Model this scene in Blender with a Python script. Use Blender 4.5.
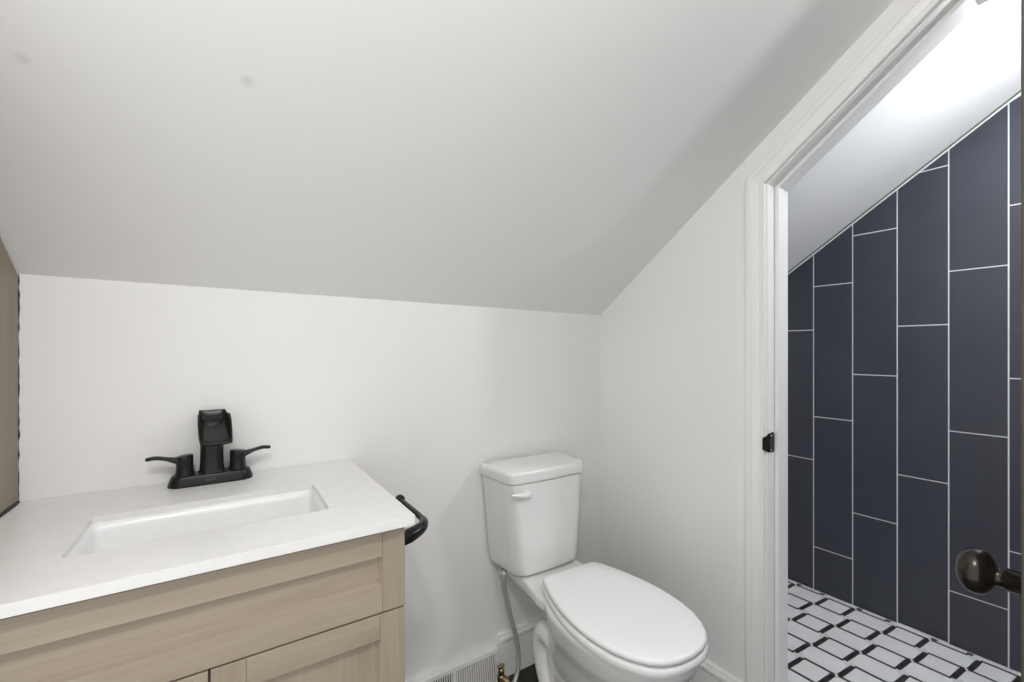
import bpy, bmesh, math, random
from mathutils import Vector
from mathutils.geometry import tessellate_polygon

random.seed(7)
for o in list(bpy.data.objects):
    bpy.data.objects.remove(o)
SC = bpy.context.scene
COL = SC.collection

# ------------------------------------------------------------------ camera
cam_d = bpy.data.cameras.new('camera')
cam = bpy.data.objects.new('camera', cam_d)
COL.objects.link(cam)
cam.location = (0.0, 0.0, 1.126)
cam.rotation_euler = (math.radians(90), 0, math.radians(-33.3))
cam_d.sensor_width = 36.0
cam_d.sensor_fit = 'HORIZONTAL'
cam_d.lens = 440.0 / 1024.0 * 36.0
cam_d.shift_y = 9.0 / 1024.0
cam_d.clip_start = 0.01
SC.camera = cam

# ------------------------------------------------------------------ exposure, world
SC.view_settings.view_transform = 'Standard'
SC.view_settings.look = 'None'
SC.view_settings.exposure = 0.33
SC.view_settings.gamma = 1.0
SC.view_settings.use_curve_mapping = False
W = bpy.data.worlds.new('world')
SC.world = W
W.use_nodes = True
bg = W.node_tree.nodes['Background']
bg.inputs[0].default_value = (1.0, 0.995, 0.985, 1)
bg.inputs[1].default_value = 1.03

ROOM_LAMP = (-0.10, -0.12, 1.90)
SHOWER_LAMP = (1.80, -0.02, 1.82)
ROOM_POWER = 18.0
SHOWER_POWER = 17.0


# the two lamps' glass shades give off this light; see the lamp builders at the end


# ------------------------------------------------------------------ materials
def new_mat(name, color, rough=0.5, metal=0.0, coat=0.0, spec=0.5):
    m = bpy.data.materials.new(name)
    m.use_nodes = True
    b = m.node_tree.nodes['Principled BSDF']
    b.inputs['Base Color'].default_value = (*color, 1)
    b.inputs['Roughness'].default_value = rough
    b.inputs['Metallic'].default_value = metal
    b.inputs['Coat Weight'].default_value = coat
    b.inputs['Specular IOR Level'].default_value = spec
    return m


def add_bump(m, scale, strength, dist=0.001, detail=4.0):
    nt = m.node_tree
    tc = nt.nodes.new('ShaderNodeTexCoord')
    n = nt.nodes.new('ShaderNodeTexNoise')
    n.inputs['Scale'].default_value = scale
    n.inputs['Detail'].default_value = detail
    b = nt.nodes.new('ShaderNodeBump')
    b.inputs['Strength'].default_value = strength
    b.inputs['Distance'].default_value = dist
    nt.links.new(tc.outputs['Object'], n.inputs['Vector'])
    nt.links.new(n.outputs['Fac'], b.inputs['Height'])
    nt.links.new(b.outputs['Normal'], nt.nodes['Principled BSDF'].inputs['Normal'])
    return m


def noise_color(m, c0, c1, scale, vec_scale=(1, 1, 1), detail=6.0, p0=0.3, p1=0.7, distortion=0.0):
    nt = m.node_tree
    tc = nt.nodes.new('ShaderNodeTexCoord')
    mp = nt.nodes.new('ShaderNodeMapping')
    mp.inputs['Scale'].default_value = vec_scale
    n = nt.nodes.new('ShaderNodeTexNoise')
    n.inputs['Scale'].default_value = scale
    n.inputs['Detail'].default_value = detail
    n.inputs['Distortion'].default_value = distortion
    r = nt.nodes.new('ShaderNodeValToRGB')
    r.color_ramp.elements[0].position = p0
    r.color_ramp.elements[1].position = p1
    r.color_ramp.elements[0].color = (*c0, 1)
    r.color_ramp.elements[1].color = (*c1, 1)
    nt.links.new(tc.outputs['Object'], mp.inputs['Vector'])
    nt.links.new(mp.outputs['Vector'], n.inputs['Vector'])
    nt.links.new(n.outputs['Fac'], r.inputs['Fac'])
    nt.links.new(r.outputs['Color'], nt.nodes['Principled BSDF'].inputs['Base Color'])
    return m


def wood(name, c0, c1, axis, rough=0.42):
    """fine straight grain running along axis"""
    m = new_mat(name, c0, rough)
    nt = m.node_tree
    s1 = [22.0, 22.0, 22.0]
    s2 = [150.0, 150.0, 150.0]
    s1[axis] = 2.2
    s2[axis] = 5.0
    tc = nt.nodes.new('ShaderNodeTexCoord')
    facs = []
    for s, det in ((s1, 5.0), (s2, 3.0)):
        mp = nt.nodes.new('ShaderNodeMapping')
        mp.inputs['Scale'].default_value = s
        n = nt.nodes.new('ShaderNodeTexNoise')
        n.inputs['Scale'].default_value = 1.0
        n.inputs['Detail'].default_value = det
        n.inputs['Distortion'].default_value = 0.6
        nt.links.new(tc.outputs['Object'], mp.inputs['Vector'])
        nt.links.new(mp.outputs['Vector'], n.inputs['Vector'])
        facs.append(n.outputs['Fac'])
    mx = nt.nodes.new('ShaderNodeMix')
    mx.inputs['Factor'].default_value = 0.4
    nt.links.new(facs[0], mx.inputs['A'])
    nt.links.new(facs[1], mx.inputs['B'])
    r = nt.nodes.new('ShaderNodeValToRGB')
    r.color_ramp.elements[0].position = 0.34
    r.color_ramp.elements[1].position = 0.66
    r.color_ramp.elements[0].color = (*c0, 1)
    r.color_ramp.elements[1].color = (*c1, 1)
    nt.links.new(mx.outputs['Result'], r.inputs['Fac'])
    b = nt.nodes['Principled BSDF']
    nt.links.new(r.outputs['Color'], b.inputs['Base Color'])
    bp = nt.nodes.new('ShaderNodeBump')
    bp.inputs['Strength'].default_value = 0.12
    bp.inputs['Distance'].default_value = 0.0006
    nt.links.new(facs[1], bp.inputs['Height'])
    nt.links.new(bp.outputs['Normal'], b.inputs['Normal'])
    return m


M = {}
M['wall'] = add_bump(new_mat('white_wall_paint', (0.82, 0.815, 0.805), 0.55), 60, 0.06)
M['shower_ceiling'] = add_bump(new_mat('white_shower_paint', (0.78, 0.78, 0.78), 0.6), 9, 0.15, 0.003)
M['trim'] = new_mat('white_trim_gloss', (0.84, 0.835, 0.825), 0.32)
M['porcelain'] = new_mat('white_porcelain', (0.76, 0.76, 00.7520), 0.12, coat=0.3)
M['seat'] = new_mat('white_seat_plastic', (0.83, 0.83, 0.835), 0.25)
M['basin'] = new_mat('white_basin_ceramic', (0.84, 0.84, 0.84), 0.3)
M['quartz'] = noise_color(new_mat('white_quartz', (0.8, 0.8, 0.8), 0.28), (0.735, 0.73, 0.72), (0.77, 0.765, 00.7520), 40)
M['wood_h'] = wood('pale_maple_horizontal', (0.290, 0.238, 0.178), (0.372, 0.312, 0.240), 0)
M['wood_v'] = wood('pale_maple_vertical', (0.290, 0.238, 0.178), (0.372, 0.312, 0.240), 2)
M['inside'] = new_mat('dark_cabinet_gap', (0.03, 0.025, 0.02), 0.9)
M['panel'] = wood('grey_brown_panel_wood', (0.215, 0.178, 0.130), (0.275, 0.230, 0.172), 2, 0.5)
M['gap_shade'] = add_bump(new_mat('black_gap_shade', (0.015, 0.013, 0.012), 0.6), 120, 0.8, 0.004)  # near-black colour stands in for shade in the panel's edge gap
M['black'] = add_bump(new_mat('matte_black_metal', (0.012, 0.012, 0.012), 0.27, 0.0, spec=0.28), 300, 0.03)
M['badge'] = new_mat('grey_engraved_badge', (0.09, 0.09, 0.09), 0.35, 0.6)
M['bronze'] = noise_color(new_mat('oil_rubbed_bronze', (0.04, 0.035, 0.03), 0.24, 0.75), (0.030, 0.026, 0.021), (0.055, 0.047, 0.038), 30)
M['door'] = wood('dark_brown_door_wood', (0.045, 0.036, 0.028), (0.075, 0.06, 0.046), 2, 0.4)
M['steel'] = new_mat('brushed_steel', (0.52, 0.52, 0.51), 0.4, 0.6)
M['brass'] = noise_color(new_mat('tarnished_brass', (0.3, 0.22, 0.1), 0.3, 1.0), (0.16, 0.10, 0.05), (0.55, 0.43, 0.24), 70)
M['register'] = new_mat('white_enamel_register', (0.78, 0.775, 0.765), 0.4)
M['register_shade'] = new_mat('painted_duct_shade', (0.02, 0.02, 0.02), 0.9)
M['tile'] = noise_color(new_mat('navy_porcelain_tile', (0.03, 0.033, 0.045), 0.40, spec=0.9), (0.0150, 0.0180, 0.032), (0.0220, 0.0260, 0.043), 5, detail=8)
M['grout'] = new_mat('white_grout', (0.78, 0.78, 0.79), 0.8)
M['green'] = new_mat('green_edge_sealant', (0.10, 0.15, 0.09), 0.6)
M['mosaic_white'] = noise_color(new_mat('white_marble_mosaic', (0.7, 0.7, 0.7), 0.3), (0.78, 0.78, 0.78), (0.84, 0.84, 0.84), 14)
M['mosaic_black'] = noise_color(new_mat('black_marble_mosaic', (0.03, 0.03, 0.03), 0.3), (0.018, 0.018, 0.02), (0.07, 0.07, 0.072), 45, p0=0.4, p1=0.8)
M['mosaic_grout'] = new_mat('pale_mosaic_grout', (0.68, 0.68, 0.68), 0.8)
M['floor'] = wood('dark_floor_plank', (0.012, 0.011, 0.010), (0.028, 0.025, 0.022), 0, 0.45)
for nm_, pw_, k_, col_ in (('room_lamp_glass', ROOM_POWER, 1.0, (1.0, 0.985, 0.96)), ('shower_lamp_glass', SHOWER_POWER, 0.7, (0.93, 0.96, 1.0))):
    m = new_mat(nm_, (0.9, 0.9, 0.9), 0.4)
    m.node_tree.nodes['Principled BSDF'].inputs['Emission Color'].default_value = (*col_, 1)
    m.node_tree.nodes['Principled BSDF'].inputs['Emission Strength'].default_value = pw_ / (4 * math.pi ** 2 * (0.066 * k_) ** 2)
    M[nm_] = m

# sloped ceiling: same paint, with two small grey scuffs of their own shape
m = add_bump(new_mat('white_ceiling_paint', (0.86, 0.855, 0.845), 0.6), 40, 0.07)
M['ceiling'] = m
nt = m.node_tree
geo = nt.nodes.new('ShaderNodeNewGeometry')
prev = None
for (p, rad) in (((-0.240, 0.910, 1.541), 0.012), ((0.034, 0.860, 1.575), 0.014)):
    dn = nt.nodes.new('ShaderNodeVectorMath')
    dn.operation = 'DISTANCE'
    dn.inputs[1].default_value = p
    nt.links.new(geo.outputs['Position'], dn.inputs[0])
    mr = nt.nodes.new('ShaderNodeMapRange')
    mr.inputs['From Min'].default_value = rad * 0.25
    mr.inputs['From Max'].default_value = rad
    mr.inputs['To Min'].default_value = 0.55
    mr.inputs['To Max'].default_value = 0.0
    nt.links.new(dn.outputs['Value'], mr.inputs['Value'])
    mix = nt.nodes.new('ShaderNodeMix')
    mix.data_type = 'RGBA'
    nt.links.new(mr.outputs['Result'], mix.inputs['Factor'])
    if prev is None:
        mix.inputs['A'].default_value = (0.86, 0.855, 0.845, 1)
    else:
        nt.links.new(prev, mix.inputs['A'])
    mix.inputs['B'].default_value = (0.62, 0.62, 0.61, 1)
    prev = mix.outputs['Result']
nt.links.new(prev, nt.nodes['Principled BSDF'].inputs['Base Color'])


# ------------------------------------------------------------------ mesh helpers
def link(name, bm, mats, parent=None, smooth=False, bevel=0.0, segs=2, recalc=True, angle=35):
    if recalc:
        bmesh.ops.recalc_face_normals(bm, faces=bm.faces)
    me = bpy.data.meshes.new(name)
    bm.to_mesh(me)
    bm.free()
    if not isinstance(mats, (list, tuple)):
        mats = [mats]
    for mm in mats:
        me.materials.append(mm)
    o = bpy.data.objects.new(name, me)
    COL.objects.link(o)
    if parent is not None:
        o.parent = parent
        o.matrix_parent_inverse = parent_world(parent).inverted()
    if smooth:
        for p in me.polygons:
            p.use_smooth = True
    if bevel > 0:
        b = o.modifiers.new('bevel', 'BEVEL')
        b.width = bevel
        b.segments = segs
        b.limit_method = 'ANGLE'
        b.angle_limit = math.radians(angle)
        if hasattr(b, 'harden_normals'):
            b.harden_normals = False
        for p in me.polygons:
            p.use_smooth = True
        wn = o.modifiers.new('wn', 'WEIGHTED_NORMAL')
        wn.keep_sharp = True
    return o


def parent_world(p):
    m = p.matrix_basis.copy()
    if p.parent is not None:
        m = parent_world(p.parent) @ p.matrix_parent_inverse @ m
    return m


def thing(name, label, cat, loc=(0, 0, 0)):
    o = bpy.data.objects.new(name, None)
    o.empty_display_size = 0.05
    COL.objects.link(o)
    o.location = loc
    o['label'] = label
    o['category'] = cat
    return o


def struct(o):
    o['kind'] = 'structure'
    return o


def box(bm, x0, x1, y0, y1, z0, z1, mi=0):
    v = [bm.verts.new((x, y, z)) for x in (x0, x1) for y in (y0, y1) for z in (z0, z1)]
    q = [(0, 1, 3, 2), (4, 6, 7, 5), (0, 4, 5, 1), (2, 3, 7, 6), (0, 2, 6, 4), (1, 5, 7, 3)]
    for a in q:
        f = bm.faces.new([v[i] for i in a])
        f.material_index = mi


def prism(bm, pts, x0, x1, axis='x', mi=0):
    """extrude a 2D polygon along an axis; for x the points are (y, z), y: (x, z), z: (x, y)"""
    def p3(p, t):
        if axis == 'x':
            return (t, p[0], p[1])
        if axis == 'y':
            return (p[0], t, p[1])
        return (p[0], p[1], t)
    a = [bm.verts.new(p3(p, x0)) for p in pts]
    b = [bm.verts.new(p3(p, x1)) for p in pts]
    n = len(pts)
    fs = []
    for i in range(n):
        fs.append(bm.faces.new((a[i], a[(i + 1) % n], b[(i + 1) % n], b[i])))
    if n > 6:
        c = []
        for (i, j, k) in tessellate_polygon([[Vector((p[0], p[1], 0)) for p in pts]]):
            c.append(bm.faces.new((a[i], a[j], a[k])))
            c.append(bm.faces.new((b[k], b[j], b[i])))
    else:
        c = [bm.faces.new(a), bm.faces.new(list(reversed(b)))]
    for f in fs + c:
        f.material_index = mi


def loft(bm, rings, cap=True, closed=True):
    vs = [[bm.verts.new(p) for p in r] for r in rings]
    n = len(rings[0])
    for i in range(len(vs) - 1):
        for j in range(n if closed else n - 1):
            k = (j + 1) % n
            bm.faces.new((vs[i][j], vs[i][k], vs[i + 1][k], vs[i + 1][j]))
    if cap:
        bm.faces.new(list(reversed(vs[0])))
        bm.faces.new(vs[-1])
    return vs


def rrect(cx, cy, hx, hy, r, z, seg=5):
    r = min(r, hx * 0.999, hy * 0.999)
    out = []
    for (sx, sy, a0) in ((1, 1, 0), (-1, 1, 90), (-1, -1, 180), (1, -1, 270)):
        for k in range(seg + 1):
            a = math.radians(a0 + 90.0 * k / seg)
            out.append((cx + sx * (hx - r) + r * math.cos(a), cy + sy * (hy - r) + r * math.sin(a), z))
    return out


def catmull(pts, n=8):
    P = [Vector(p) for p in pts]
    P = [P[0] * 2 - P[1]] + P + [P[-1] * 2 - P[-2]]
    out = []
    for i in range(1, len(P) - 2):
        for k in range(n):
            t = k / n
            a, b, c, d = P[i - 1], P[i], P[i + 1], P[i + 2]
            out.append(0.5 * ((2 * b) + (c - a) * t + (2 * a - 5 * b + 4 * c - d) * t * t + (3 * b - a - 3 * c + d) * t ** 3))
    out.append(P[-2].copy())
    return out


def tube(bm, path, rad, seg=14, up=(0, 0, 1)):
    """rad: number or list of (ra, rb) per path point; ra across, rb along up"""
    P = [Vector(p) for p in path]
    rings = []
    last = None
    for i, p in enumerate(P):
        t = (P[min(i + 1, len(P) - 1)] - P[max(i - 1, 0)]).normalized()
        u = Vector(up) if last is None else last
        s = t.cross(u)
        if s.length < 1e-5:
            s = t.cross(Vector((1, 0, 0)))
        s.normalize()
        w = s.cross(t).normalized()
        last = w
        r = rad[i] if isinstance(rad, list) else rad
        ra, rb = r if isinstance(r, tuple) else (r, r)
        rings.append([p + s * ra * math.cos(2 * math.pi * k / seg) + w * rb * math.sin(2 * math.pi * k / seg) for k in range(seg)])
    loft(bm, rings)


def lathe(bm, prof, origin, axis, seg=32):
    """prof: list of (distance along axis, radius)"""
    a = Vector(axis).normalized()
    s = a.cross(Vector((0, 0, 1)) if abs(a.z) < 0.9 else Vector((1, 0, 0))).normalized()
    t = a.cross(s)
    o = Vector(origin)
    rings = [[o + a * d + (s * math.cos(2 * math.pi * k / seg) + t * math.sin(2 * math.pi * k / seg)) * max(r, 1e-4) for k in range(seg)] for d, r in prof]
    loft(bm, rings)


def offset_path(path, w):
    """offset a (y, z) polyline outward by w with mitred corners"""
    n = len(path)
    nor = []
    for i in range(n - 1):
        d = Vector((path[i + 1][0] - path[i][0], path[i + 1][1] - path[i][1])).normalized()
        nor.append(Vector((d.y, -d.x)))
    out = []
    for i in range(n):
        p = Vector(path[i])
        if i == 0:
            q = p + nor[0] * w
        elif i == n - 1:
            q = p + nor[-1] * w
        else:
            b = (nor[i - 1] + nor[i]).normalized()
            q = p + b * (w / b.dot(nor[i]))
        out.append(q)
    return out


def sweep(bm, path, prof):
    """sweep a profile of (w outward, x) points along the (y, z) path"""
    offs = [(offset_path(path, w), x) for w, x in prof]
    rings = [[(x, o[i].x, o[i].y) for o, x in offs] for i in range(len(path))]
    vs = [[bm.verts.new(p) for p in r] for r in rings]
    m_ = len(prof)
    for i in range(len(vs) - 1):
        for j in range(m_):
            k = (j + 1) % m_
            bm.faces.new((vs[i][j], vs[i][k], vs[i + 1][k], vs[i + 1][j]))
    bm.faces.new(list(reversed(vs[0])))
    bm.faces.new(vs[-1])


# ================================================================== SETTING
XW, XS, YB = 1.274, 1.385, 1.290        # room face and shower face of the right wall; back wall face
XT = 2.320                               # tiled shower wall face
SL = 0.702
OPEN = [(0.636, 0.0), (0.636, 1.590), (0.246, 1.883), (0.040, 1.883), (0.040, 0.0)]
RO = offset_path(OPEN, 0.018)


def shower_ceil(y):
    return 1.5085 + (1.0645 - y) * 0.690


# floor of the room
bm = bmesh.new()
box(bm, -0.42, 1.330, -1.3, 1.40, -0.06, 0.0)
struct(link('floor', bm, M['floor']))

# back knee wall
bm = bmesh.new()
box(bm, -0.44, XW + 0.05, YB, YB + 0.10, 0.0, 1.36)
struct(link('wall_back', bm, M['wall']))

# left wall
bm = bmesh.new()
prism(bm, [(0.70, 0), (YB, 0), (YB, 1.32), (0.70, 1.75)], -0.44, -0.366)
struct(link('wall_left', bm, M['wall']))

# right wall with the doorway cut out
bm = bmesh.new()
poly = [(YB, 0.0)] + [(p.x, p.y) for p in RO] + [(-0.55, 0.0), (-0.55, 2.26), (0.0, 2.26), (YB, shower_ceil(YB) + 0.03)]
prism(bm, poly, XW, XS)
struct(link('wall_right', bm, M['wall']))

# sloped ceiling of the room and the flat part above the camera
bm = bmesh.new()
lo = [(-0.366, YB, 1.2800), (XW, YB, 1.2660), (XW, 0.0, 1.266 + SL * YB), (-0.366, 0.0, 1.2775 + SL * YB), (XW, -0.9, 1.266 + SL * YB), (-0.366, -0.9, 1.2775 + SL * YB)]
va = [bm.verts.new(p) for p in lo]
vb = [bm.verts.new((p[0], p[1], p[2] + 0.05)) for p in lo]
for a in ((0, 1, 2, 3), (3, 2, 4, 5)):
    bm.faces.new([va[i] for i in a])
    bm.faces.new([vb[i] for i in reversed(a)])
for i, j in ((0, 1), (1, 2), (2, 4), (4, 5), (5, 3), (3, 0)):
    bm.faces.new((va[i], va[j], vb[j], vb[i]))
struct(link('ceiling', bm, M['ceiling']))

# ---- shower
bm = bmesh.new()
prism(bm, [(YB, 0), (-0.75, 0), (-0.75, 2.2), (0.2, 2.2), (YB, shower_ceil(YB) + 0.02)], XT + 0.008, XT + 0.10)
# grout bed
prism(bm, [(YB, 0), (-0.75, 0), (-0.75, shower_ceil(0.22) - 0.003), (0.22, shower_ceil(0.22) - 0.003), (YB, shower_ceil(YB) - 0.003)], XT + 0.0012, XT + 0.009, mi=1)
# navy tiles in columns 0.1537 wide, each column stepped by a third of a tile
cw, tl, g = 0.15365, 0.6098, 0.0042
col0 = 0.9506                            # y of one vertical joint
steps = {0: 0.2035, 1: 0.4090, 2: 0.6140, 3: 0.2070, 4: 0.4160}   # columns counted towards -y from col0


def slope_top(y):
    return shower_ceil(max(y, 0.22)) - 0.0150


for c in range(-3, 11):
    y1 = col0 - c * cw
    y0 = y1 - cw
    base = steps.get(c, (0.2035 + 0.2033 * (c % 3)))
    z = base - tl * 2
    while z < 2.3:
        a0, a1 = y0 + g / 2, min(y1 - g / 2, YB - 0.002)
        z0, z1 = max(z + g / 2, 0.003), z + tl - g / 2
        z += tl
        if z1 <= 0.01 or a1 <= a0:
            continue
        t0, t1 = slope_top(a0), slope_top(a1)
        pts = [(a0, z0), (a1, z0)]
        if z0 >= max(t0, t1):
            continue
        if z1 <= t1 and z1 <= t0:
            pts += [(a1, z1), (a0, z1)]
        else:
            if t1 > z0:
                pts.append((a1, min(z1, t1)))
            else:
                yc = a0 + (t0 - z0) / (t0 - t1) * (a1 - a0)
                pts[1] = (yc, z0)
            if z1 > t1 and z1 < t0 and abs(t0 - t1) > 1e-6:
                yc = a0 + (t0 - z1) / (t0 - t1) * (a1 - a0)
                pts.append((yc, z1))
            pts.append((a0, min(z1, t0)))
        prism(bm, pts, XT, XT + 0.009, mi=2)
struct(link('wall_shower', bm, [M['wall'], M['grout'], M['tile']]))

# sloped and flat shower ceiling
bm = bmesh.new()
prism(bm, [(YB, shower_ceil(YB)), (0.22, shower_ceil(0.22)), (-0.75, shower_ceil(0.22)), (-0.75, shower_ceil(0.22) + 0.06), (0.22, shower_ceil(0.22) + 0.06), (YB, shower_ceil(YB) + 0.06)], XS, XT + 0.012)
struct(link('ceiling_shower', bm, M['shower_ceiling']))
# green seal line where tile meets the sloped ceiling
bm = bmesh.new()
prism(bm, [(YB, shower_ceil(YB)), (0.22, shower_ceil(0.22)), (0.22, shower_ceil(0.22) - 0.0065), (YB, shower_ceil(YB) - 0.0065)], XT - 0.003, XT + 0.003)
struct(link('trim_shower', bm, M['green']))
# shower end walls
bm = bmesh.new()
prism(bm, [(XS, 0), (XT + 0.01, 0), (XT + 0.01, 1.36), (XS, 1.36)], YB, YB + 0.08, axis='y')
struct(link('wall_shower_back', bm, M['wall']))

bm = bmesh.new()
prism(bm, [(XS, 0), (XT + 0.01, 0), (XT + 0.01, 2.16), (XS, 2.16)], -0.80, -0.75, axis='y')
struct(link('wall_shower_front', bm, M['wall']))

# mosaic shower floor: octagons, rectangles, thin strips and short bars
bm = bmesh.new()
box(bm, 1.330, XT + 0.01, -0.75, YB, -0.06, -0.0012, 0)
XR0, PITCH, PER, YC = 2.2450, 0.1040, 0.2400, 0.5970
XMIN, XMAX, YMIN, YMAX = XS - 0.052, XT - 0.001, -0.745, YB - 0.004


def clip_poly(pts):
    def cl(ps, k, lim, sgn):
        out = []
        for i in range(len(ps)):
            a, b = ps[i], ps[(i + 1) % len(ps)]
            ia, ib = sgn * (lim - a[k]) >= 0, sgn * (lim - b[k]) >= 0
            if ia:
                out.append(a)
            if ia != ib:
                t = (lim - a[k]) / (b[k] - a[k])
                out.append((a[0] + (b[0] - a[0]) * t, a[1] + (b[1] - a[1]) * t))
        return out
    for k, lim, sgn in ((0, XMAX, 1), (0, XMIN, -1), (1, YMAX, 1), (1, YMIN, -1)):
        if pts:
            pts = cl(pts, k, lim, sgn)
    return pts


def piece(pts, mi):
    pts = clip_poly(pts)
    if len(pts) < 3:
        return
    area = abs(sum(pts[i][0] * pts[(i + 1) % len(pts)][1] - pts[(i + 1) % len(pts)][0] * pts[i][1] for i in range(len(pts)))) / 2
    if area < 4e-6:
        return
    prism(bm, pts, -0.004, 0.0, axis='z', mi=mi)


for r in range(-1, 11):
    xc = XR0 - PITCH * r
    for k in range(-7, 5):
        yc = YC + PER * k - (PER / 2 if r % 2 else 0)
        piece([(xc - .0425, yc - .0385), (xc + .0425, yc - .0385), (xc + .0425, yc + .0385), (xc - .0425, yc + .0385)], 1)
        for s in (-1, 1):
            xs = xc + s * .0508
            piece([(xs - .0045, yc - .049 - s * .007), (xs + .0045, yc - .049 - s * .007), (xs + .0045, yc + .049 - s * .007), (xs - .0045, yc + .049 - s * .007)], 2)
            yb = yc + s * .0490
            piece([(xc - .045, yb - .0085 + .004), (xc + .045, yb - .0085 - .004), (xc + .045, yb + .0085 - .004), (xc - .045, yb + .0085 + .004)][::1], 2)
        yh = yc + PER / 2
        a, b, ch = .0460, .0600, .018
        piece([(xc - a, yh - b + ch), (xc - a + ch, yh - b), (xc + a - ch, yh - b), (xc + a, yh - b + ch),
               (xc + a, yh + b - ch), (xc + a - ch, yh + b), (xc - a + ch, yh + b), (xc - a, yh + b - ch)], 1)
struct(link('floor_shower', bm, [M['mosaic_grout'], M['mosaic_white'], M['mosaic_black']]))

# doorway: jamb, stop and moulded casing following the sloping head
bm = bmesh.new()
sweep(bm, OPEN, [(0.0, XW - 0.001), (0.0, XS + 0.004), (0.018, XS + 0.004), (0.018, XW - 0.001)])
struct(link('trim_1', bm, M['trim'], bevel=0.001))
bm = bmesh.new()
sweep(bm, OPEN, [(0.0, 1.312), (-0.011, 1.312), (-0.011, 1.345), (0.0, 1.345)])
struct(link('trim_2', bm, M['trim'], bevel=0.002))
bm = bmesh.new()
prof = [(0.004, 0), (0.004, .010), (.006, .0125), (.016, .0130), (.018, .0105), (.021, .0105), (.026, .0125), (.036, .0155), (.040, .0185), (.050, .0185), (.055, .0165), (.057, .013), (.057, 0)]
sweep(bm, OPEN, [(w, XW - h) for w, h in prof])
struct(link('trim_3', bm, M['trim']))

# baseboards with a cap moulding
BBP = [(0, 0), (.013, 0), (.013, .120), (.015, .124), (.017, .128), (.017, .136), (.012, .142), (.010, .150), (.004, .153), (0, .153)]
bm = bmesh.new()
prism(bm, [(YB - d, z) for d, z in BBP], 0.785, XW)
struct(link('baseboard_back', bm, M['trim']))
bm = bmesh.new()
prism(bm, [(XW - d, z) for d, z in BBP], 0.694, YB - 0.0175, axis='y')
struct(link('baseboard_right', bm, M['trim']))

# open dark wooden door at the right edge of the view, hinged on the near jamb
HX, HY = 1.262, 0.070
FX, FY = 0.697, 0.0926
dvec = Vector((FX - HX, FY - HY, 0)).normalized()
nvec = Vector((dvec.y, -dvec.x, 0))      # pointing to +y
if nvec.y < 0:
    nvec = -nvec
DW = (Vector((FX, FY, 0)) - Vector((HX, HY, 0))).length


def door_pt(s, t, z):
    p = Vector((HX, HY, 0)) + dvec * s + nvec * t
    return (p.x, p.y, z)


bm = bmesh.new()
outl = [(0.004, 0.012), (DW, 0.012), (DW, 1.578), (0.388, 1.695), (0.20, 1.8385), (0.186, 1.870), (0.004, 1.870)]
outl = [(0.004, 0.012), (DW, 0.012), (DW, 1.575), (0.178, 1.868), (0.004, 1.868)]
va = [bm.verts.new(door_pt(s, 0.0, z)) for s, z in outl]
vb = [bm.verts.new(door_pt(s, -0.035, z)) for s, z in outl]
n = len(outl)
for i in range(n):
    bm.faces.new((va[i], va[(i + 1) % n], vb[(i + 1) % n], vb[i]))
bm.faces.new(va)
bm.faces.new(list(reversed(vb)))
door = struct(link('door_1', bm, M['door'], bevel=0.002))
ks = DW - 0.060
KZ = 0.8605
ko = Vector(door_pt(ks, 0.0, KZ))
bm = bmesh.new()
lathe(bm, [(0, .031), (.004, .031), (.006, .027), (.008, .016), (.009, .0128), (.021, .0128), (.0215, .0112), (.024, .0104), (.0280, .0104), (.0300, .0120), (.0320, .0170), (.0350, .0220),
           (.0390, .0254), (.0445, .0268), (.0500, .0262), (.0550, .0234), (.0590, .0186), (.0615, .0126), (.0628, .0064), (.0632, .0005)], ko, nvec, 40)
kn = link('door_knob', bm, M['bronze'], door, smooth=True)
bm = bmesh.new()
lathe(bm, [(.0620, .0022), (.0655, .0022), (.0666, .0016), (.0670, .0005)], ko, nvec, 12)
link('lock_pin', bm, M['bronze'], kn, smooth=True)
bm = bmesh.new()
ho = Vector(door_pt(DW - 0.19, 0.0, 1.455))
lathe(bm, [(0, .012), (.004, .012), (.005, .005), (.020, .005), (.023, .008), (.028, .008), (.031, .004), (.0315, .0005)], ho, nvec, 16)
link('robe_hook', bm, M['bronze'], door, smooth=True)
for hz in (0.25, 0.95, 1.66):
    bm = bmesh.new()
    lathe(bm, [(0, .0001), (0, .006), (.09, .006), (.09, .0001)], (HX + 0.004, HY - 0.008, hz), (0, 0, 1), 12)
    link('door_hinge', bm, M['bronze'], door, smooth=True)

# strike plate let into the doorway jamb
st = thing('strike_plate', 'small black metal strike plate on the white door jamb, at knob height', 'strike plate', (1.285, 0.634, 0.865))
bm = bmesh.new()
prism(bm, [(1.272, .840), (1.300, .837), (1.307, .842), (1.307, .889), (1.300, .894), (1.272, .891)], 0.6335, 0.6362, axis='y')
pth = [(1.273, 0.6348), (1.266, 0.6352), (1.2585, 0.6368), (1.2545, 0.6400)]
for i in range(len(pth) - 1):
    (xa, ya), (xb, yb) = pth[i], pth[i + 1]
    za, zb = 0.0240 - 0.0025 * i, 0.0240 - 0.0025 * (i + 1)
    v = [bm.verts.new(p) for p in ((xa, ya - .0013, .865 - za), (xa, ya - .0013, .865 + za), (xb, yb - .0013, .865 + zb), (xb, yb - .0013, .865 - zb),
                                   (xa, ya + .0013, .865 - za), (xa, ya + .0013, .865 + za), (xb, yb + .0013, .865 + zb), (xb, yb + .0013, .865 - zb))]
    for a in ((0, 1, 2, 3), (7, 6, 5, 4), (0, 3, 7, 4), (1, 5, 6, 2), (0, 4, 5, 1), (2, 6, 7, 3)):
        bm.faces.new([v[i_] for i_ in a])
link('plate', bm, M['black'], st, bevel=0.0006)
bm = bmesh.new()
box(bm, 1.279, 1.294, 0.6328, 0.6338, .853, .877)
link('latch_hole', bm, M['badge'], st)
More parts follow.
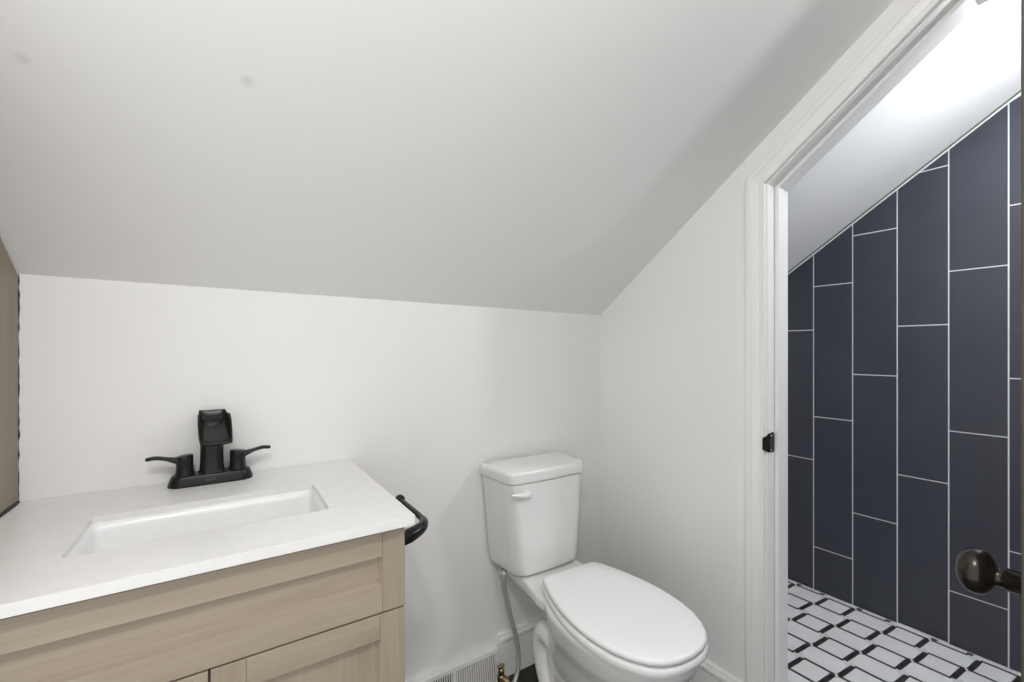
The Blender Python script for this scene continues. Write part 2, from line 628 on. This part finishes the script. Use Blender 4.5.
for zz in (.845, .885):
    bm = bmesh.new()
    lathe(bm, [(0, .0035), (.0008, .003), (.001, .0005)], (1.288, 0.6336, zz), (0, -1, 0), 12)
    link('screw', bm, M['steel'], st)

# wood panel at the left end of the counter
wp = thing('wood_panel', 'grey-brown wood panel standing at the left end of the white countertop', 'wood panel', (-0.355, 1.02, 0.0))
bm = bmesh.new()


def ceil_left(y):
    return 1.2775 + SL * (YB - y)


prism(bm, [(0.74, 0.0), (1.286, 0.0), (1.286, ceil_left(1.286) - 0.003), (0.74, ceil_left(0.74) - 0.003)], -0.3655, -0.345)
link('board', bm, M['panel'], wp, bevel=0.001)
bm = bmesh.new()  # irregular black strips painting in the dark shadow gap round the panel
pts = []
random.seed(3)
rows = 34
rings = []
for i in range(rows + 1):
    z = 0.8195 + (1.279 - 0.8195) * i / rows
    w = 0.0004 + random.random() ** 2 * 0.0022
    rings.append([(-0.3452, 1.2898, z), (-0.3452 + w, 1.2898, z), (-0.3452 + w * 0.7, 1.2898 - w, z), (-0.3452, 1.2898 - w, z)])
loft(bm, rings)
rings = []
for i in range(21):
    y = 0.74 + (1.288 - 0.74) * i / 20
    w = 0.0026 + random.random() * 0.0018
    rings.append([(-0.3455, y, 0.8193), (-0.3455 + w, y, 0.8193), (-0.3455 + w * 0.5, y, 0.8193 + w), (-0.3455, y, 0.8193 + w)])
loft(bm, rings)
link('shadow_gap_bead', bm, M['gap_shade'], wp)['label'] = 'black bead painted in as the shadow gap along the panel edge'

# ================================================================== VANITY CABINET
VX0, VX1, VYF, VYB = -0.319, 0.285, 0.800, 1.283
VM = (VX0 + VX1) / 2
van = thing('vanity_cabinet', 'pale maple vanity cabinet with recessed panel drawer front and two doors under the sink', 'vanity', (VM, 1.05, 0.0))
bm = bmesh.new()
box(bm, VX0, VX0 + .016, VYF + .021, VYB, 0.0, .8015)
box(bm, VX1 - .016, VX1, VYF + .021, VYB, 0.0, .8015)
box(bm, VX0 + .016, VX1 - .016, VYB - .008, VYB, .09, .640)
box(bm, VX0 + .016, VX1 - .016, VYF + .021, VYB - .008, .092, .108)
box(bm, VX0 + .016, VX1 - .016, VYF + .021, VYF + .040, .630, .655)
box(bm, VX0 + .016, VX1 - .016, VYF + .021, VYF + .040, .777, .8015)
box(bm, VM - .02, VM + .02, VYF + .021, VYF + .040, .108, .630)
link('carcass', bm, M['wood_v'], van)
bm = bmesh.new()
box(bm, VX0 + .016, VX1 - .016, VYF + .075, VYF + .090, 0.0, .092)
link('toe_kick', bm, M['inside'], van)


def shaker(name, x0, x1, z0, z1, st_, rail, panel_mat):
    bm = bmesh.new()
    y0, y1 = VYF, VYF + .0195
    box(bm, x0, x0 + st_, y0, y1, z0, z1, 1)
    box(bm, x1 - st_, x1, y0, y1, z0, z1, 1)
    box(bm, x0 + st_, x1 - st_, y0 + .0001, y1, z0, z0 + rail, 0)
    box(bm, x0 + st_, x1 - st_, y0 + .0001, y1, z1 - rail, z1, 0)
    fr = link(name, bm, [M['wood_h'], M['wood_v']], van, bevel=0.0009, segs=1)
    bm = bmesh.new()
    xa, xb, za, zb = x0 + st_, x1 - st_, z0 + rail, z1 - rail
    e = .0048
    # recessed field with a small bevelled moulding round it
    prismv = [[(xa - .002, y0 + .0148, za - .002), (xb + .002, y0 + .0148, za - .002), (xb + .002, y0 + .0148, zb + .002), (xa - .002, y0 + .0148, zb + .002)],
              [(xa - .002, y0 + .0188, za - .002), (xb + .002, y0 + .0188, za - .002), (xb + .002, y0 + .0188, zb + .002), (xa - .002, y0 + .0188, zb + .002)]]
    loft(bm, prismv)
    link('recessed_panel', bm, panel_mat, fr)
    bm = bmesh.new()
    out = [(xa, za), (xb, za), (xb, zb), (xa, zb)]
    inn = [(xa + e, za + e), (xb - e, za + e), (xb - e, zb - e), (xa + e, zb - e)]
    o_ = [bm.verts.new((p[0], y0 + .0015, p[1])) for p in out]
    i_ = [bm.verts.new((p[0], y0 + .0146, p[1])) for p in inn]
    b_ = [bm.verts.new((p[0], y0 + .0150, p[1])) for p in out]
    for k in range(4):
        q = (k + 1) % 4
        bm.faces.new((o_[k], o_[q], i_[q], i_[k]))
        bm.faces.new((i_[k], i_[q], b_[q], b_[k]))
        bm.faces.new((b_[k], b_[q], o_[q], o_[k]))
    link('panel_moulding', bm, M['wood_h'], fr)
    return fr


shaker('drawer_front', VX0, VX1, .6480, .7930, .0415, .0445, M['wood_h'])
shaker('door', VX0, VM - .0015, .0950, .6450, .0460, .0460, M['wood_v'])
shaker('door', VM + .0015, VX1, .0950, .6450, .0460, .0460, M['wood_v'])

# ================================================================== COUNTERTOP WITH BASIN
CZ0, CZ1 = .8020, .8190
top = thing('countertop', 'white quartz countertop with an undermount rectangular sink on the maple vanity', 'countertop', (VM, 1.03, CZ0))
SX0, SX1, SY0, SY1 = -.2010, .1730, .9050, 1.0960
scx, scy, shx, shy = (SX0 + SX1) / 2, (SY0 + SY1) / 2, (SX1 - SX0) / 2, (SY1 - SY0) / 2
bm = bmesh.new()
outer = rrect((-.3400 + .2990) / 2, (.7800 + 1.2885) / 2, (.2990 + .3400) / 2, (1.2885 - .7800) / 2, .004, 0, 3)
inner = rrect(scx, scy, shx, shy, .012, 0, 5)


def ring_loop(bm, pts, z):
    vs = [bm.verts.new((p[0], p[1], z)) for p in pts]
    es = [bm.edges.new((vs[i], vs[(i + 1) % len(vs)])) for i in range(len(vs))]
    return vs, es


tops = []
for z in (CZ1, CZ0):
    v1, e1 = ring_loop(bm, outer, z)
    v2, e2 = ring_loop(bm, inner, z)
    bmesh.ops.triangle_fill(bm, use_beauty=True, use_dissolve=False, edges=e1 + e2)
    tops.append((v1, v2))
for a, b in zip(tops[0], tops[1]):
    nn = len(a)
    for i in range(nn):
        bm.faces.new((a[i], a[(i + 1) % nn], b[(i + 1) % nn], b[i]))
link('slab', bm, M['quartz'], top, bevel=0.0016)
bm = bmesh.new()
rings = []
for z, gx, gy, r in ((CZ0 - .0005, .022, .022, .03), (CZ0 - .0005, .004, .004, .018), (CZ0 - .012, .004, .004, .020), (.760, .002, .002, .024), (.710, -.008, -.006, .030), (.680, -.024, -.020, .038),
                     (.668, -.050, -.040, .035), (.664, -.100, -.070, .022)):
    rings.append(rrect(scx, scy, shx + gx, shy + gy, r, z, 6))
vs = loft(bm, rings, cap=False)
bm.faces.new(vs[-1])
bmesh.ops.recalc_face_normals(bm, faces=bm.faces)
bn = link('basin', bm, M['basin'], top, smooth=True, recalc=False)
sd = bn.modifiers.new('thick', 'SOLIDIFY')
sd.thickness = 0.008
sd.offset = 1.0
bm = bmesh.new()
lathe(bm, [(0, .021), (.003, .021), (.0045, .018), (.0045, .0005)], (scx, scy + .01, .6642), (0, 0, 1), 24)
link('drain', bm, M['black'], top, smooth=True)

# ================================================================== FAUCET
FXC, FYC, FZ = -.0215, 1.2440, CZ1
fau = thing('faucet', 'matte black two-handle waterfall faucet standing behind the white sink', 'faucet', (FXC, FYC, FZ))
bm = bmesh.new()
rings = []
for z, hx, hy in ((0, .0825, .0270), (.004, .0825, .0270), (.012, .0800, .0250), (.020, .0770, .0232), (.0235, .0745, .0215), (.0245, .0720, .0195)):
    rings.append(rrect(FXC, FYC, hx, hy, hy * .98, FZ + z, 9))
loft(bm, rings)
link('base_plate', bm, M['black'], fau, smooth=True)

# spout: tapered column that opens into a forward-leaning trough
bm = bmesh.new()
rings = []
for z, hx, hy, dy in ((.020, .0300, .0225, .000), (.025, .0262, .0210, .000), (.032, .0243, .0195, .000), (.045, .0234, .0186, .0005), (.060, .0230, .0180, .001), (.080, .0229, .0172, .002), (.100, .0231, .0164, .0035), (.120, .0235, .0150, .006), (.138, .0242, .0115, .0105), (.150, .0246, .0070, .0155)):
    cen = (FXC, FYC + dy)
    rings.append([(cen[0] + hx * math.copysign(abs(math.cos(a)) ** .75, math.cos(a)), cen[1] + hy * math.copysign(abs(math.sin(a)) ** .9, math.sin(a)), FZ + z) for a in [2 * math.pi * (k + .5) / 36 for k in range(36)]])
loft(bm, rings)
flo = catmull([(.0235, .1650, 0), (.0195, .1540, 0), (.0090, .1400, 0), (-.0120, .1265, 0), (-.0370, .1155, 0), (-.0600, .1060, 0), (-.0700, .1000, 0)], 5)
hts = catmull([(.000, 0, 0), (.0100, 0, 0), (.0235, 0, 0), (.0340, 0, 0), (.0300, 0, 0), (.0160, 0, 0), (.0020, 0, 0)], 5)
rings = []
for i, (p, h) in enumerate(zip(flo, hts)):
    u = i / (len(flo) - 1)
    half = .0225 + .0065 * math.sin(math.pi * min(1, u * .75))
    t = (flo[min(i + 1, len(flo) - 1)] - flo[max(i - 1, 0)]).normalized()
    nrm = Vector((t.y, -t.x))
    if nrm.y < 0:
        nrm = -nrm
    hh = max(h.x, .0008)
    yaw = .0095 * u
    th_ = .0030
    # rounded U section: inner line left to right, then the outer line back
    si, so = [], []
    for k in range(13):
        a = math.pi * k / 12
        cx = -math.cos(a)
        lift = (1 - math.sin(a)) ** 1.6
        si.append((half * math.copysign(abs(cx) ** .8, cx), hh * lift))
        so.append(((half + th_) * math.copysign(abs(cx) ** .8, cx), hh * lift - .0055 * math.sin(a) ** .6 if 0 < k < 12 else hh * lift))
    sec = si + list(reversed(so))
    rings.append([(FXC + q[0] + yaw, FYC + p.x + nrm.x * q[1] * .45, FZ + p.y + nrm.y * q[1]) for q in sec])
loft(bm, rings)
sp = link('spout', bm, M['black'], fau, smooth=True)

# little badge on the base
bm = bmesh.new()
box(bm, FXC - .0125, FXC + .0075, FYC - .0278, FYC - .0225, FZ + .0095, FZ + .0205)
bg_o = link('badge', bm, M['badge'], fau, bevel=0.0005)
bg_o['label'] = 'small grey engraved badge'
bm = bmesh.new()
for j, zz in enumerate((.0125, .0165)):
    for k in range(4):
        x = FXC - .0110 + k * .0045
        box(bm, x, x + .0030, FYC - .0283, FYC - .0276, FZ + zz, FZ + zz + .0020)
link('engraving', bm, M['black'], bg_o)

for s in (-1, 1):
    hx0 = FXC + s * .0510
    bm = bmesh.new()
    # flared hub whose top runs out into the lever
    pth = [(hx0, .0215), (hx0, .0260), (hx0, .0340), (hx0, .0440), (hx0 + s * .0005, .0530), (hx0 + s * .001, .0600), (hx0 + s * .001, .0650), (hx0 + s * .001, .0672)]
    rr = [.0195, .0185, .0166, .0160, .0166, .0172, .0170, .0150]
    loft(bm, [[(x + r * math.cos(a), FYC + r * math.sin(a), FZ + z + (.0018 * (-s) * math.cos(a) if z > .058 else 0)) for a in [2 * math.pi * k / 28 for k in range(28)]] for (x, z), r in zip(pth, rr)])
    pth = catmull([(hx0 - s * .002, FYC, FZ + .0555), (hx0 + s * .010, FYC - .001, FZ + .0572), (hx0 + s * .020, FYC - .002, FZ + .0598), (hx0 + s * .034, FYC - .003, FZ + .0645),
                   (hx0 + s * .052, FYC - .004, FZ + .0685), (hx0 + s * .069, FYC - .005, FZ + .0672)], 6)
    rads = []
    for i in range(len(pth)):
        u = i / (len(pth) - 1)
        rads.append((.0140 - .0060 * u, .0112 - .0070 * min(1, u * 1.7)))
    rads[-1] = (.0068, .0024)
    tube(bm, pth, rads, 16)
    link('handle', bm, M['black'], fau, smooth=True)

# ================================================================== BLACK BAR ON THE VANITY SIDE
ph = thing('paper_holder', 'black metal bar holder fixed to the right side of the maple vanity', 'paper holder', (VX1, 0.87, .72))
bm = bmesh.new()
lathe(bm, [(0, .027), (.004, .027), (.009, .022), (.011, .016), (.011, .0005)], (VX1, .846, 0.7520), (1, 0, 0), 28)
link('mounting_plate', bm, M['black'], ph, smooth=True)
bm = bmesh.new()
pth = catmull([(VX1 + .004, .846, 0.7520), (VX1 + .030, .850, 0.7550), (VX1 + .056, .860, 0.7600), (VX1 + .070, .880, 0.7630), (VX1 + .073, .910, 0.7640), (VX1 + .073, .970, 0.7640), (VX1 + .073, 1.035, 0.7640)], 8)
rads = []
for i in range(len(pth)):
    u = i / (len(pth) - 1)
    rads.append(.0145 - .0080 * min(1, max(0, (u - .15) / .5)))
tube(bm, pth, rads, 18)
lathe(bm, [(-.010, .0005), (-.010, .0085), (-.006, .0115), (.003, .0115), (.007, .0085), (.008, .0005)], (VX1 + .073, 1.040, 0.7640), (0, 1, 0), 20)
link('bar', bm, M['black'], ph, smooth=True)

# ================================================================== TOILET
toi = thing('toilet', 'white two-piece toilet with closed lid standing in the corner by the door', 'toilet', (.875, .95, 0.0))
TIP = Vector((.8690, .5980))
AX = Vector((.050, .9975)).normalized()
LT = Vector((AX.y, -AX.x))


def tp(u, v, z):
    p = TIP + AX * u + LT * v
    return (p.x, p.y, z)


def egg(u0, u1, hw, z, n=56, um=None, pf=2.0, pb=2.6, backw=None):
    """closed outline from front u0 to back u1, widest hw at um"""
    if um is None:
        um = u0 + (u1 - u0) * .54
    out = []
    for k in range(n):
        a = 2 * math.pi * k / n
        c, s = math.cos(a), math.sin(a)
        if c < 0:
            e = 2.0 / pf
            u = um - (um - u0) * abs(c) ** e
            v = hw * math.copysign(abs(s) ** e, s)
        else:
            e = 2.0 / pb
            u = um + (u1 - um) * abs(c) ** e
            v = hw * math.copysign(abs(s) ** e, s)
        out.append(tp(u, v, z))
    return out


def lid_out(g, z):
    """seat/lid outline grown by g: round front, tapering to a straight back edge"""
    half = [(0, .000), (.0015, .028), (.006, .052), (.016, .080), (.034, .105), (.062, .128), (.100, .148), (.145, .160), (.190, .1655), (.235, .1655),
            (.285, .160), (.335, .149), (.385, .134), (.425, .119), (.442, .111), (.4495, .101), (.4515, .088), (.4520, .045)]
    P = [Vector((u * .972, v * .925)) for u, v in half]
    full = [(p.x, p.y) for p in P] + [(p.x, -p.y) for p in reversed(P[1:])]
    c = Vector((.225, 0))
    out = []
    for u, v in full:
        d = Vector((u, v)) - c
        d2 = d * (1 + g / max(d.length, .05))
        out.append(tp(c.x + d2.x, d2.y, z))
    return out


# bowl, pedestal, deck and trapway as one body
bm = bmesh.new()
rings = [egg(.140, .505, .105, 0.000, pf=2.4, pb=3), egg(.140, .505, .105, .030, pf=2.4, pb=3), egg(.150, .495, .092, .060, pf=2.3, pb=3), egg(.160, .485, .080, .120, pf=2.2, pb=2.6), egg(.150, .500, .084, .180, pf=2.1),
         egg(.115, .480, .104, .240, pf=2.0), egg(.070, .455, .121, .300), egg(.032, .450, .140, .345), egg(.012, .450, .149, .378), egg(.004, .450, .154, .398), egg(.002, .450, .155, .408), egg(.008, .445, .150, .414)]
loft(bm, rings)
bod = link('bowl', bm, M['porcelain'], toi, smooth=True)
bm = bmesh.new()
bm.from_mesh(bod.data)
# deck under the tank
loft(bm, [[tp(u, v, z) for u, v in ((.33, -.12 * k), (.43, -.128 * k), (.52, -.116 * k), (.66, -.112 * k), (.66, .112 * k), (.52, .116 * k), (.43, .128 * k), (.33, .12 * k))]
          for z, k in ((.340, .72), (.365, .90), (.385, 1.0), (.407, 1.0), (.412, .975))])
# trapway swelling down both sides of the pedestal
for s in (-1, 1):
    pth = catmull([tp(.255, s * .048, .050), tp(.300, s * .050, .120), tp(.355, s * .053, .200), tp(.415, s * .055, .255), tp(.472, s * .055, .262), tp(.497, s * .052, .215), tp(.480, s * .050, .145), tp(.440, s * .052, .075), tp(.420, s * .054, .015)], 6)
    tube(bm, pth, [(.040, .036)] * len(pth), 18)
bmesh.ops.recalc_face_normals(bm, faces=bm.faces)
bm.to_mesh(bod.data)
bm.free()
for p in bod.data.polygons:
    p.use_smooth = True
rm = bod.modifiers.new('remesh', 'REMESH')
rm.mode = 'VOXEL'
rm.voxel_size = 0.0045
rm.use_smooth_shade = True
sm = bod.modifiers.new('smooth', 'SMOOTH')
sm.factor = 0.5
sm.iterations = 9

bm = bmesh.new()
loft(bm, [lid_out(.000, .4150), lid_out(.004, .4175), lid_out(.0055, .4280), lid_out(.002, .4335), lid_out(-.006, .4345)])
link('seat', bm, M['seat'], toi, smooth=True, bevel=0.0006, angle=50)
bm = bmesh.new()
loft(bm, [lid_out(-.004, .4385), lid_out(.001, .4400), lid_out(.002, .4480), lid_out(-.0005, .4520), lid_out(-.006, .4540), lid_out(-.060, .4555), lid_out(-.150, .4560)])
link('lid', bm, M['seat'], toi, smooth=True)
for s in (-1, 1):
    bm = bmesh.new()
    c0 = tp(.452, s * .055, .4115)
    loft(bm, [rrect(c0[0], c0[1], hx, hy, .008, c0[2] + z, 4) for z, hx, hy in ((0, .021, .014), (.012, .021, .014), (.018, .018, .011), (.0195, .012, .006))])
    link('hinge', bm, M['seat'], toi, smooth=True)

# tank, slightly turned with the bowl
TC = Vector((.866, 1.194))
TA = math.radians(-0.5)


def tk(px, py, z):
    c, s = math.cos(TA), math.sin(TA)
    sh = .0115 + .022 * (.757 - z)
    return (TC.x + sh + px * c - py * s, TC.y + px * s + py * c, z)


def tank_ring(hw, d0, d1, z, rf, sl=.015):
    """plan outline: flat back, sides closing towards a gently bowed front with rounded corners"""
    cor = Vector((hw - sl, -d0))
    back = Vector((hw, d1))
    side = (back - cor).normalized()
    pts = []
    A = cor + side * rf * 1.1
    B = cor + Vector((-rf * 1.1, -.0015))
    half = [(hw, d1), (A.x, A.y)]
    for k in range(1, 8):
        t = k / 8
        q = A * (1 - t) ** 2 + cor * 2 * t * (1 - t) + B * t * t
        half.append((q.x, q.y))
    half.append((B.x, B.y))
    half.append((B.x * .5, -d0 - .0035))
    pts = half + [(0, -d0 - .0045)] + [(-x, y) for x, y in reversed(half)]
    return [tk(x, y, z) for x, y in pts]


bm = bmesh.new()
rings = [tank_ring(.110, .050, .055, .4135, .03), tank_ring(.130, .068, .068, .4165, .034), tank_ring(.138, .0755, .074, .426, .036), tank_ring(.1425, .0785, .0755, .450, .036), tank_ring(.152, .080, .0765, .580, .034), tank_ring(.1610, .0815, .077, .7125, .032)]
loft(bm, rings)
tank = link('tank', bm, M['porcelain'], toi, smooth=True, bevel=0.003, angle=60)
bm = bmesh.new()
rings = [tank_ring(.1645, .0840, .0775, .7145, .033), tank_ring(.1685, .0880, .078, .7175, .034), tank_ring(.169, .0885, .078, .7410, .034), tank_ring(.1670, .0865, .0765, .7480, .034), tank_ring(.1605, .080, .072, .7530, .032), tank_ring(.140, .058, .055, .7560, .028), tank_ring(.08, .03, .03, .7570, .02, .01)]
loft(bm, rings)
link('tank_lid', bm, M['porcelain'], toi, smooth=True, bevel=0.002, angle=60)
bm = bmesh.new()
a0 = Vector(tk(-0.0950, -.0795, .683))
lathe(bm, [(0, .0105), (.008, .0105), (.012, .008), (.014, .0005)], a0, (math.sin(TA), -math.cos(TA), 0), 20)
pth = catmull([tk(-0.0890, -.0915, .681), tk(-0.1030, -.0940, .6815), tk(-0.1230, -.0955, .6840), tk(-0.1470, -.0945, .6880), tk(-0.1560, -.0935, .6895)], 6)
n = len(pth)
tube(bm, pth, [(.0060 + .0015 * math.sin(math.pi * i / n), .0120 * (1 - .76 * (i / (n - 1)) ** 1.1)) for i in range(n)], 16)
link('flush_handle', bm, M['seat'], toi, smooth=True)

# ================================================================== SUPPLY LINE AND VALVE
VXc, VYc = .752, 1.178
hs = thing('supply_hose', 'braided steel water hose hanging under the left corner of the toilet tank', 'hose', (VXc, VYc, .05))
bm = bmesh.new()
tx, ty = .762, 1.212
pth = catmull([(tx, ty, .388), (tx + .004, ty, .35), (tx + .022, ty - .004, .27), (tx + .046, ty - .010, .17), (tx + .050, ty - .015, .10), (tx + .036, ty - .02, .055), (tx + .012, VYc + .004, .045), (VXc + .008, VYc, .062), (VXc + .001, VYc, .080)], 10)
# braid: gently rippled tube
tube(bm, pth, [(.0074 + (.0004 if i % 2 else 0)) for i in range(len(pth))], 12)
br = link('braided_line', bm, M['steel'], hs, smooth=True)
bm = bmesh.new()
lathe(bm, [(0, .0005), (0, .011), (.004, .013), (.020, .013), (.024, .011), (.030, .0105), (.030, .0005)], (tx, ty, .383), (0, 0, 1), 8)
link('coupling_nut', bm, M['steel'], hs)
vl = thing('shutoff_valve', 'tarnished brass shutoff valve by the floor beside the white vent grille', 'valve', (VXc, VYc, 0.0))
bm = bmesh.new()
lathe(bm, [(0, .0005), (0, .024), (.003, .023), (.006, .010), (.008, .0075), (.075, .0075), (.075, .0005)], (VXc - .012, VYc + .012, 0.0), (0, 0, 1), 20)
link('riser_pipe', bm, M['brass'], vl, smooth=True)
bm = bmesh.new()
lathe(bm, [(0, .0005), (0, .011), (.004, .013), (.020, .013), (.024, .0105), (.040, .0105), (.044, .008), (.044, .0005)], (VXc - .012, VYc + .012, .070), (0, 0, 1), 8)
lathe(bm, [(0, .0005), (0, .0085), (.014, .0085), (.016, .010), (.026, .010), (.026, .0005)], (VXc - .012, VYc + .012, .085), (.65, -.65, -.35), 8)
link('valve_body', bm, M['brass'], vl)
bm = bmesh.new()
lathe(bm, [(0, .0005), (0, .005), (.008, .005), (.008, .0005)], (VXc - .012, VYc + .012, .110), (0, 0, 1), 12)
loft(bm, [[(VXc - .012 + r * math.cos(a) * 1.25, VYc + .012 + r * math.sin(a) * .7, z) for a in [2 * math.pi * k / 20 for k in range(20)]] for z, r in ((.116, .008), (.118, .0105), (.122, .0105), (.124, .008))])
link('valve_handle', bm, M['brass'], vl, smooth=True)

# ================================================================== WALL VENT
rg = thing('vent_grille', 'white metal vent grille with upright slats at the foot of the back wall', 'vent', (.60, 1.27, 0.0))
RX0, RX1 = .430, .777
bm = bmesh.new()
ytop, ybot, zt, zb = 1.2660, 1.2500, .1180, .0080


def face_y(z):
    return ybot + (ytop - ybot) * (z - zb) / (zt - zb)


def slab_face(bm, xa, xb, za, zb_, dep, out=0.0):
    v = []
    for x in (xa, xb):
        for z in (za, zb_):
            v.append(bm.verts.new((x, face_y(z) - out, z)))
            v.append(bm.verts.new((x, face_y(z) + dep, z)))
    for a in ((0, 2, 3, 1), (4, 5, 7, 6), (0, 4, 6, 2), (1, 3, 7, 5), (0, 1, 5, 4), (2, 6, 7, 3)):
        bm.faces.new([v[i] for i in a])


slab_face(bm, RX0, RX1, .106, zt, .004)
slab_face(bm, RX0, RX1, zb, .020, .004)
slab_face(bm, RX0, RX0 + .012, .020, .106, .004)
slab_face(bm, RX1 - .012, RX1, .020, .106, .004)
xm = .6125
slab_face(bm, xm - .006, xm + .006, .020, .106, .004)
prism(bm, [(YB, .122), (1.2700, .1185), (1.2660, .1165), (1.2660, .112), (YB, .112)], RX0 - .01, RX1 + .002)      # sloping top lip to the wall
prism(bm, [(YB, 0), (1.2515, 0), (1.2690, .117), (YB, .117)], RX1 - .002, RX1)
prism(bm, [(YB, 0), (1.2515, 0), (1.2690, .117), (YB, .117)], RX0, RX0 + .002)
link('frame', bm, M['register'], rg, bevel=0.0008, segs=1)
bm = bmesh.new()
box(bm, RX0 + .004, RX1 - .004, 1.2850, 1.2890, .004, .110)  # near-black sheet painting in the shade of the open vent behind the slats
link('duct_shade_sheet', bm, M['register_shade'], rg)
for (xa, xb, tilt) in ((RX0 + .012, xm - .006, .0055), (xm + .006, RX1 - .012, .0035)):
    nsl = int((xb - xa) / .0078)
    for k in range(nsl):
        x = xa + (k + .5) * (xb - xa) / nsl
        bm = bmesh.new()
        w = .0022 if tilt > .004 else .0027
        v = []
        for z in (.019, .107):
            y = face_y(z)
            v += [bm.verts.new(p) for p in ((x - w, y + .001, z), (x + w, y + .001, z), (x + w + tilt * .5, y + .009, z), (x - w + tilt * .5, y + .009, z))]
        for a in ((0, 1, 5, 4), (1, 2, 6, 5), (2, 3, 7, 6), (3, 0, 4, 7), (3, 2, 1, 0), (4, 5, 6, 7)):
            bm.faces.new([v[i] for i in a])
        link('slat', bm, M['register'], rg)

# ================================================================== CEILING LAMPS (the room's own lights)
for nm, loc, lab in (('ceiling_lamp', ROOM_LAMP, 'round white lamp on the flat ceiling above the vanity side of the room'),
                     ('ceiling_lamp', SHOWER_LAMP, 'round white ceiling lamp above the tiled shower')):
    zc = (1.266 + SL * YB) if loc is ROOM_LAMP else shower_ceil(0.22)
    lp = thing(nm, lab, 'lamp', (loc[0], loc[1], zc))
    bm = bmesh.new()
    lathe(bm, [(0, .0005), (0, .075), (.012, .078), (.022, .074), (.022, .0005)], (loc[0], loc[1], zc), (0, 0, -1), 32)
    link('lamp_base', bm, M['trim'], lp, smooth=True)
    bm = bmesh.new()
    lathe(bm, [(.020, .0005), (.020, .008), (zc - loc[2] - .010, .008), (zc - loc[2] - .004, .025), (zc - loc[2], .025), (zc - loc[2], .0005)], (loc[0], loc[1], zc), (0, 0, -1), 20)
    link('stem', bm, M['trim'], lp, smooth=True)
    bm = bmesh.new()
    d0, k = zc - loc[2], (1.0 if loc is ROOM_LAMP else 0.7)
    lathe(bm, [(d0 + a * k, b * k) for a, b in ((0, .0005), (0, .050), (.010, .066), (.030, .074), (.050, .066), (.066, .044), (.074, .018), (.075, .0005))], (loc[0], loc[1], zc), (0, 0, -1), 32)
    link('lamp_shade', bm, M['room_lamp_glass' if loc is ROOM_LAMP else 'shower_lamp_glass'], lp, smooth=True)
